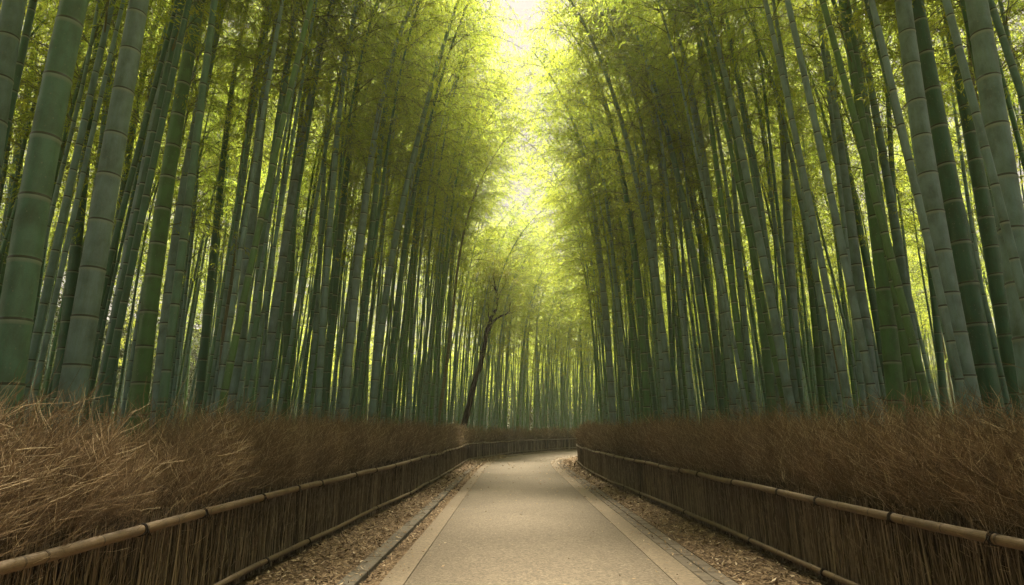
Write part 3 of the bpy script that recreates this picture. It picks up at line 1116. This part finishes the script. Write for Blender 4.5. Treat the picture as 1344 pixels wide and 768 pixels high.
for x, y, bh in cand:
    if len(tr_xy) and np.min(np.hypot(tr_xy[:, 0] - x, tr_xy[:, 1] - y)) < 0.38:
        continue
    dia = float(np.clip(random.gauss(0.104, 0.028), 0.055, 0.19))
    if bh > 4:
        dia *= 0.80
    wpx = FPX * dia / y
    if wpx > 12.5:
        dia = 12.5 * y / FPX * random.uniform(0.75, 1.0)
        if dia < 0.07:
            continue
    toward = 1.0 if signed(np.array([[x, y]]), LEFT)[0] > 0 else -1.0
    k = math.exp(-bh / 6.0)
    r_ = random.random()
    tone = random.uniform(0, 0.33) if r_ < 0.50 else random.uniform(0.34, 0.64) if r_ < 0.72 else random.uniform(0.66, 0.92) if r_ < 0.985 else 0.97
    p = make_plant(float(x), float(y), dia, sx=toward * (0.035 * k) + random.gauss(0, 0.030), sy=random.gauss(-0.01, 0.025),
                   cx=toward * (0.0022 * k) + random.gauss(0, 0.0012), tone=tone)
    p.crown = (0.68 if y < 34 else 0.45) if bh < 2.5 else 0.5 if bh < 4 else 0.28 if bh < 11 else 0.60
    if bh < 4.5 and 8 < y < 17 and x < 0:
        p.crown = 1.0
    if bh > 4:
        p.att = random.uniform(5.0, 8.0)
    if bh > 5:
        p.az = random.random() * 6.28
    if y > 30:
        p.sx += random.gauss(0, 0.035)
    if y < 34 and x < 0:
        hz = line_at(p, np.array([1.6, 4.0, 8.0]))
        if np.any(np.abs(project(hz)[0] - np.array([612, 632, 655])) < 13):
            continue
        if y > 20:
            p.att = max(p.att, 9.3)
    if bh < 2.5 and y < 22:
        p.var = random.choice(((1, 4, 5) if x < 0 and y > 8.5 else (0, 4, 7)) if y < 14 else (0, 1, 4, 5))
    elif bh < 2.5:
        p.var = random.choice((1, 2, 2, 4, 5, 6))
        if y < 46 and random.random() < 0.40:
            p.var = random.choice((3, 6)); p.az = (0.0 if toward > 0 else math.pi) + random.gauss(0, 0.2); p.crown = 1.0; p.scale = 1.08
    if bh < 4 and y > 13 and p.att < 9.3:
        p.att = random.uniform(6.2, 8.6)
    plants.append(p)

# the same stands go on beside and behind the place the photograph was taken from
for y in np.arange(-13, 3.2, 1.15):
    for sgn in (-1, 1):
        for d in np.arange(4.3, 12, 1.25):
            p = make_plant(sgn * (d + random.uniform(-0.4, 0.4)), float(y) + random.uniform(-0.4, 0.4), random.uniform(0.09, 0.2), sx=-sgn * 0.03 + random.gauss(0, 0.02), cx=-sgn * 0.001)
            p.crown = 1.0 if sgn < 0 else 0.3
            p.u = 0
            plants.append(p)

# ---- how much of each stem the camera can see: scan rows, nearest first
rows = [40, 120, 200, 280, 350, 420, 480, 530]
order = sorted(range(len(plants)), key=lambda i: plants[i].y)
cols = {v: np.zeros(1344 * 2, dtype=bool) for v in rows}
for i in order:
    p = plants[i]
    if p.y < 3.4:
        continue
    zz = np.linspace(0, 12, 25)
    pt = line_at(p, zz)
    uu, vv = project(pt)
    for v in rows:
        if v > vv[0] or v < vv[-1]:
            continue
        u = np.interp(-v, -vv, uu)
        w = FPX * p.dia / p.y
        a, c = int((u - w / 2) * 2), int((u + w / 2) * 2) + 1
        a, c = max(a, 0), min(c, 2688)
        if c <= a:
            continue
        seg = cols[v][a:c]
        p.vis += int((~seg).sum())
        seg[:] = True
    p.u = float(np.interp(-430, -vv, uu))

chosen = [p for p in plants if p.traced]
others = sorted((p for p in plants if not p.traced and p.vis > 6), key=lambda p: -p.vis)
chosen += others[:297 - len(chosen)]
ch = set(id(p) for p in chosen)
rest = [p for p in plants if id(p) not in ch]

# ---- labels of the untraced ones: counted off from the nearest hand-described culm
ORD = 'first second third fourth fifth sixth seventh eighth ninth tenth eleventh twelfth thirteenth fourteenth fifteenth sixteenth seventeenth eighteenth nineteenth twentieth'.split()


def tone_word(t):
    return 'greyish' if t < 0.34 else 'green' if t < 0.65 else 'dark' if t < 0.94 else 'straw-brown'


SHORT = {  # anchors and what to call them
    2: 'thickest green culm', 6: 'pale thick culm', 10: 'yellowish thick culm', 14: 'upright blue-grey culm', 16: 'palest leaning culm',
    20: 'pale curving culm', 22: 'grey arching culm', 24: 'straw-coloured culm beside the leaning tree', 25: 'thickest culm at the right edge',
    26: 'pale thick culm on the right', 30: 'vivid green culm', 36: 'pale upright culm', 40: 'pale grey curving culm', 42: 'grey-green bowed culm',
    45: 'pale culm at the fence end'}
anch = sorted([(plants[k].u, s) for k, s in SHORT.items()])
cnt = {}
for p in sorted((q for q in chosen if not q.traced), key=lambda q: q.u):
    a = [s for u, s in anch if u <= p.u]
    if a:
        base = 'right of the ' + a[-1]
    else:
        base = 'left of the ' + anch[0][1]
    tw = tone_word(p.tone)
    size = 'slim' if FPX * p.dia / p.y > 6 else 'thin'
    key = (tw, size, base)
    cnt[key] = cnt.get(key, 0) + 1
    k = cnt[key] - 1
    o = ORD[k] if k < 20 else 'twenty-' + ORD[k - 20]
    p.label = f'{o} {size} {tw} bamboo {base}'

GROUP = 'bamboo stands on both sides of the path'
for p in chosen:
    root = empty('bamboo', (p.x, p.y, p.z0))
    lab = p.label
    if p.traced:
        lab = lab.replace('culm', 'bamboo', 1)
    tag(root, lab, 'bamboo', GROUP)
    top = CROWN_L[p.var] * p.scale
    w = FPX * p.dia / p.y
    prof = culm_profile(p, top, 2 if w > 9 else 1)
    P = culm_points(p, prof[:, 0]) - np.array([p.x, p.y, p.z0])
    sides = 28 if w > 18 else 16 if w > 9 else 10
    V, Q, pi, ki = tubes(P[None], prof[:, 1][None], sides)
    me = mesh_np('culm', V, Q, {'rnd': np.full(len(V), p.tone), 'fr': prof[ki, 2]}, mats=(M_CULM,))
    link('culm', me, root)
    c = link('crown', CROWNS[p.var], root)
    c.matrix_local = Matrix.Translation((-p.x, -p.y, -p.z0)) @ crown_matrix(p)

# ---- all remaining bamboo: one thicket (stems meshed, crowns instanced on marked points)
bag = Bag()
pv, prot, pscl, pidx = [], [], [], []
for p in rest:
    top = CROWN_L[p.var] * p.scale
    prof = culm_profile(p, top, 0)
    P = culm_points(p, prof[:, 0])
    V, Q, pi, ki = tubes(P[None], prof[:, 1][None], 7)
    bag.add(V, Q, 0, rnd=p.tone, fr=prof[ki, 2], pt=0.0, ci=0.0, sc=1.0)
    mx = crown_matrix(p)
    if random.random() > p.crown:
        continue
    pv.append(mx.translation[:])
    prot.append(mx.to_euler()[:])
    pscl.append(p.scale)
    pidx.append(p.var)
nq = bag.n
npnt = len(pv)
V = np.concatenate(bag.v + [np.array(pv)])
Q = np.concatenate(bag.q)
A = {k: np.concatenate(a) for k, a in bag.at.items()}
A['rnd'] = np.r_[A['rnd'], np.zeros(npnt)]
A['fr'] = np.r_[A['fr'], np.zeros(npnt)]
A['pt'] = np.r_[A['pt'], np.ones(npnt)]
A['ci'] = np.r_[A['ci'], np.array(pidx, dtype=float)]
A['sc'] = np.r_[A['sc'], np.array(pscl)]
A['rt'] = np.vstack([np.zeros((nq, 3)), np.array(prot)])
me = mesh_np('bamboo_thicket', V, Q, A, mats=(M_CULM,))
thicket = link('bamboo_thicket', me)
tag(thicket, 'deep bamboo thicket filling both sides of the path behind the front culms', 'bamboo thicket', kind='stuff')

lib = bpy.data.collections.new('crown_library')
for i, cme in enumerate(CROWNS):
    o = bpy.data.objects.new('crown_source_%d' % i, cme)
    lib.objects.link(o)
ng = bpy.data.node_groups.new('thicket_crowns', 'GeometryNodeTree')
ng.interface.new_socket('Geometry', in_out='INPUT', socket_type='NodeSocketGeometry')
ng.interface.new_socket('Geometry', in_out='OUTPUT', socket_type='NodeSocketGeometry')
gi, go = ng.nodes.new('NodeGroupInput'), ng.nodes.new('NodeGroupOutput')
ci = ng.nodes.new('GeometryNodeCollectionInfo')
ci.inputs['Collection'].default_value = lib
ci.inputs['Separate Children'].default_value = True
ci.inputs['Reset Children'].default_value = True
iop = ng.nodes.new('GeometryNodeInstanceOnPoints')


def named(nm, dt):
    n = ng.nodes.new('GeometryNodeInputNamedAttribute')
    n.data_type = dt
    n.inputs['Name'].default_value = nm
    return next(o for o in n.outputs if o.enabled and o.name == 'Attribute')


cmp_ = ng.nodes.new('FunctionNodeCompare')
cmp_.data_type = 'FLOAT'; cmp_.operation = 'GREATER_THAN'
ng.links.new(named('pt', 'FLOAT'), cmp_.inputs[0])
cmp_.inputs[1].default_value = 0.5
ng.links.new(gi.outputs[0], iop.inputs['Points'])
ng.links.new(cmp_.outputs[0], iop.inputs['Selection'])
ng.links.new(ci.outputs[0], iop.inputs['Instance'])
iop.inputs['Pick Instance'].default_value = True
ng.links.new(named('ci', 'FLOAT'), iop.inputs['Instance Index'])
e2r = ng.nodes.new('FunctionNodeEulerToRotation')
ng.links.new(named('rt', 'FLOAT_VECTOR'), e2r.inputs[0])
ng.links.new(e2r.outputs[0], iop.inputs['Rotation'])
ng.links.new(named('sc', 'FLOAT'), iop.inputs['Scale'])
jn = ng.nodes.new('GeometryNodeJoinGeometry')
ng.links.new(iop.outputs[0], jn.inputs[0])
ng.links.new(gi.outputs[0], jn.inputs[0])
ng.links.new(jn.outputs[0], go.inputs[0])
md = thicket.modifiers.new('crowns', 'NODES')
md.node_group = ng


# ------------------------------------------------------------------ the dark leaning tree before the bend
def build_tree():
    Y = 33.5
    root = empty('leaning_tree', (0, 0, 0))
    base = at_depth(609, 557, Y)
    root.location = (base[0] - 0.25, Y, 0)
    off = np.array(root.location)

    def limb(px, close=True):
        A = np.array([(*at_depth(u, v, Y + dy), w * (Y / FPX) * 0.5) for (u, v, w, dy) in px])
        q = np.linspace(0, len(A) - 1, (len(A) - 1) * 4 + 1)
        L = np.stack([np.interp(q, np.arange(len(A)), A[:, k]) for k in range(4)], axis=1)
        ker = np.array([0.25, 0.5, 0.25])
        for k in range(4):
            L[1:-1, k] = np.convolve(L[:, k], ker, 'valid')
        r = np.random.default_rng(int(px[0][0] + px[-1][1]))
        L[1:-1, :3] += r.normal(0, 0.018, (len(L) - 2, 3))
        L[:, 3] *= 1 + r.normal(0, 0.05, len(L))
        return tubes(L[None, :, :3] - off, L[None, :, 3], 10)

    trunk = None
    for px in ([(603, 590, 11, 0), (606, 572, 9.5, 0), (609, 557, 8.2, 0), (616, 529, 7.4, 0), (624, 499, 6.8, 0), (633, 469, 6.4, 0), (637, 448, 5.6, 0), (638.5, 435, 5.4, 0),
                (643, 421, 4.4, 0), (650, 409, 4.0, 0), (653, 396, 3.2, 0), (651, 381, 2.2, 0), (648, 368, 1.2, 0), (649, 352, 0.5, 0)],
               [(638.5, 437, 4.6, 0), (643, 429, 4.0, 0), (649, 420, 3.4, -0.1), (658, 414, 2.6, -0.2), (665, 412, 2.0, -0.3), (669, 407, 1.2, -0.3), (670, 397, 0.5, -0.3)],
               [(665, 412, 1.4, -0.3), (672, 411, 0.9, -0.3), (680, 405, 0.4, -0.3)],
               [(643, 422, 2.0, 0), (641, 414, 1.5, 0.1), (642, 404, 0.8, 0.2), (638, 394, 0.4, 0.3)],
               [(653, 394, 1.8, 0), (657, 384, 1.2, 0.2), (663, 372, 0.6, 0.3), (664, 360, 0.3, 0.3)],
               [(651, 383, 1.4, 0), (645, 372, 0.9, -0.2), (640, 362, 0.4, -0.3)],
               [(633, 469, 2.0, 0), (630, 460, 1.4, 0.2), (629, 450, 0.6, 0.3)]):
        V, Q, _, _ = limb(px)
        b1 = Bag()
        b1.add(V, Q, 0)
        if trunk is None:
            trunk = link('trunk', b1.mesh('trunk', (M_BARK,)), root)
        else:
            link('limb', b1.mesh('limb', (M_BARK,)), trunk)
    # thin crown of small leaves round the upper limbs
    r = np.random.default_rng(5)
    cl = []
    for (u, v, s, k) in ((650, 355, 1.3, 1300), (664, 362, 1.0, 900), (638, 362, 1.0, 900), (672, 395, 0.9, 300), (636, 392, 0.7, 200), (652, 338, 1.1, 900), (680, 402, 0.6, 350)):
        c = at_depth(u, v, Y) - off
        sub = c + r.normal(0, 1, (k // 30, 3)) * np.array([s * 0.55, s * 0.8, s * 0.40])
        cl.append(np.repeat(sub, 30, axis=0) + r.normal(0, 0.17, (len(sub) * 30, 3)) * np.array([1, 1, 0.55]))
    c = np.concatenate(cl)
    n = len(c)
    d = norm(r.normal(0, 1, (n, 3)) * np.array([1, 1, 0.5]))
    sw = norm(np.cross(d, r.normal(0, 0.5, (n, 3)) + np.array([0, 0, 1])))
    ln = 0.07 + 0.06 * r.random(n)
    V = np.stack([c, c + d * (ln * .45)[:, None] + sw * (ln * .25)[:, None], c + d * ln[:, None], c + d * (ln * .45)[:, None] - sw * (ln * .25)[:, None]], axis=1)
    link('crown', mesh_np('tree_crown', V, np.arange(n * 4).reshape(n, 4), {'lr': np.repeat(r.random(n), 4)}, mats=(M_TREELEAF,), smooth=False), root)
    tag(root, 'dark bare-trunked tree leaning and forking before the bend in the path', 'tree')


build_tree()


def woodland():
    """low leafy growth beyond the far edge of the bamboo"""
    r = np.random.default_rng(77)
    L = smooth_line([(-21, 9), (-26, 16), (-29, 25), (-31, 40), (-28, 56), (-18, 70), (0, 82), (20, 88), (40, 92), (58, 84)], 0.5)
    R = smooth_line([(22, 9), (27, 17), (31, 25), (38, 36), (50, 50), (62, 62)], 0.5)
    cl, far = [], []
    for ln in (L, R):
        for (x, y) in ln:
            for k in range(15 if y > 60 else 19):
                c = np.array([x + r.normal(0, 1.4), y + r.normal(0, 1.4), r.uniform(0.2, 13.0 if y > 60 else 16.0)])
                far.append(y > 60 and c[2] > 4.5)  # painted light: sunlit leaf colour high and far, dark leaf elsewhere
                cl.append(c + r.normal(0, 1, (46, 3)) * np.array([0.75, 0.75, 0.5]))
    c = np.concatenate(cl)
    n = len(c)
    d = norm(r.normal(0, 1, (n, 3)) * np.array([1, 1, 0.6]))
    sw = norm(np.cross(d, r.normal(0, 0.6, (n, 3)) + np.array([0, 0, 1])))
    ln = 0.22 + 0.20 * r.random(n)
    V = np.stack([c, c + d * (ln * .4)[:, None] + sw * (ln * .2)[:, None], c + d * ln[:, None] - np.outer(ln, (0, 0, 0.15)), c + d * (ln * .4)[:, None] - sw * (ln * .2)[:, None]], axis=1)
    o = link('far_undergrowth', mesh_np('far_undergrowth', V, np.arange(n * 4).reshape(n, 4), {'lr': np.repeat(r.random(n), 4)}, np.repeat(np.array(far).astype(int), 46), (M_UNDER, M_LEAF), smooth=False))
    tag(o, 'sunlit leafy undergrowth glimpsed between the stems at the far edge', 'undergrowth', kind='stuff')


woodland()


def added_hills():  # slopes added behind the woodland to block bright sky between the stems
    m, nt, out = new_mat('added_slope')
    hb = NB(nt)
    n1 = hb.noise(hb.coord(), 0.9, 6, 0.7)
    c = hb.ramp(n1, [(0.35, (0.008, 0.012, 0.004)), (0.55, (0.020, 0.028, 0.008)), (0.7, (0.034, 0.042, 0.012))])
    nt.links.new(hb.bsdf(c, 0.95, 0.05, hb.bump(n1, 1.0, 0.4)), out.inputs[0])
    L = smooth_line([(-60, -5), (-46, 12), (-38, 30), (-40, 48), (-34, 68), (-16, 88), (8, 100), (34, 104), (60, 98), (80, 84)], 2.0)
    R = smooth_line([(64, 74), (50, 58), (40, 42), (36, 26), (38, 10), (50, -6)], 2.0)
    for line in (L, R):
        T = norm(np.gradient(line, axis=0))
        N = np.stack([-T[:, 1], T[:, 0]], axis=1)
        d = np.array([0, 1.5, 3, 5, 8, 12, 20, 35])
        h = np.array([-0.6, 1.6, 4.5, 7.5, 10.5, 13.0, 15.5, 16.5])
        r = np.random.default_rng(3)
        V = np.zeros((len(line), len(d), 3))
        V[..., :2] = line[:, None, :] + N[:, None, :] * d[None, :, None]
        V[..., 2] = h[None, :] * (0.85 + 0.25 * r.random((len(line), 1))) + r.normal(0, 0.25, (len(line), len(d)))
        idx = np.arange(V.shape[0] * V.shape[1]).reshape(V.shape[:2])
        Q = np.stack([idx[:-1, :-1], idx[1:, :-1], idx[1:, 1:], idx[:-1, 1:]], axis=-1).reshape(-1, 4)
        tag(link('added_hills', mesh_np('added_hills', V, Q, mats=(m,))), kind='structure')


added_hills()

# ------------------------------------------------------------------ light, air, camera
SUN_EL, SUN_AZ = math.radians(66), math.radians(3)
w = bpy.data.worlds.new('World')
SC.world = w
w.use_nodes = True
nt = w.node_tree
nt.nodes.clear()
b = NB(nt)
sky = b.n('ShaderNodeTexSky', sky_type='NISHITA')
sky.sun_disc = False
sky.sun_elevation = SUN_EL
sky.sun_rotation = SUN_AZ
sky.air_density = 1.0
sky.dust_density = 2.0
sky.ozone_density = 1.0
bw = b.n('ShaderNodeRGBToBW')
nt.links.new(sky.outputs[0], bw.inputs[0])
bwc = b.math('DIVIDE', bw.outputs[0], b.math('ADD', 1.0, b.math('MULTIPLY', bw.outputs[0], 0.165)))   # even high overcast
veil = b.mix(1.0, bwc, (1.0, 0.91, 0.79), 'MULTIPLY')       # bright high overcast
skyc = b.mix(0.98, sky.outputs[0], veil)
bg = b.n('ShaderNodeBackground')
b.set(bg.inputs[0], skyc)
bg.inputs[1].default_value = 0.05
wo = b.n('ShaderNodeOutputWorld')
nt.links.new(bg.outputs[0], wo.inputs[0])

sl = bpy.data.lights.new('sun', 'SUN')
sl.energy = 5.0
sl.angle = math.radians(12)
sl.color = (1.0, 0.91, 0.72)
so = bpy.data.objects.new('sun', sl)
COL.objects.link(so)
sd = Vector((math.sin(SUN_AZ) * math.cos(SUN_EL), math.cos(SUN_AZ) * math.cos(SUN_EL), math.sin(SUN_EL)))
so.rotation_euler = sd.to_track_quat('Z', 'Y').to_euler()

HAZE = True
if HAZE:
    x0, x1, y0, y1, z0, z1 = -420, 420, -130, 620, -1.5, 30
    vs = [(x, y, z) for z in (z0, z1) for y in (y0, y1) for x in (x0, x1)]
    qs = [(0, 2, 3, 1), (4, 5, 7, 6), (0, 1, 5, 4), (2, 6, 7, 3), (0, 4, 6, 2), (1, 3, 7, 5)]
    m, hnt, out = new_mat('haze_air')
    hb = NB(hnt)
    pv_ = hb.n('ShaderNodeVolumePrincipled')
    pv_.inputs['Color'].default_value = (1.0, 0.96, 0.78, 1)
    pv_.inputs['Density'].default_value = 0.0006
    pv_.inputs['Anisotropy'].default_value = 0.3
    hnt.links.new(pv_.outputs[0], out.inputs['Volume'])
    ho = link('haze', mesh_np('haze', vs, qs, mats=(m,), smooth=False))
    tag(ho, kind='stuff')

cam = bpy.data.cameras.new('camera')
cam.sensor_width = 36
cam.lens = 36 * FPX / 1344
cam.clip_start = 0.05
cam.clip_end = 2000
co_ = bpy.data.objects.new('camera', cam)
co_.location = (0, 0, EYE)
co_.rotation_euler = (math.pi / 2 + PITCH, 0, 0)
COL.objects.link(co_)
SC.camera = co_

SC.view_settings.view_transform = 'Standard'
SC.view_settings.look = 'None'
SC.view_settings.exposure = 2.6
SC.view_settings.gamma = 1.0
SC.view_settings.use_curve_mapping = False
cy = SC.cycles
cy.max_bounces = 10
cy.diffuse_bounces = 8
cy.glossy_bounces = 2
cy.transmission_bounces = 6
cy.transparent_max_bounces = 4
cy.volume_bounces = 1
cy.use_denoising = True
cy.caustics_reflective = False
cy.caustics_refractive = False
print('plants', len(plants), 'individual', len(chosen), 'rest', len(rest), 'other visible', len(others))
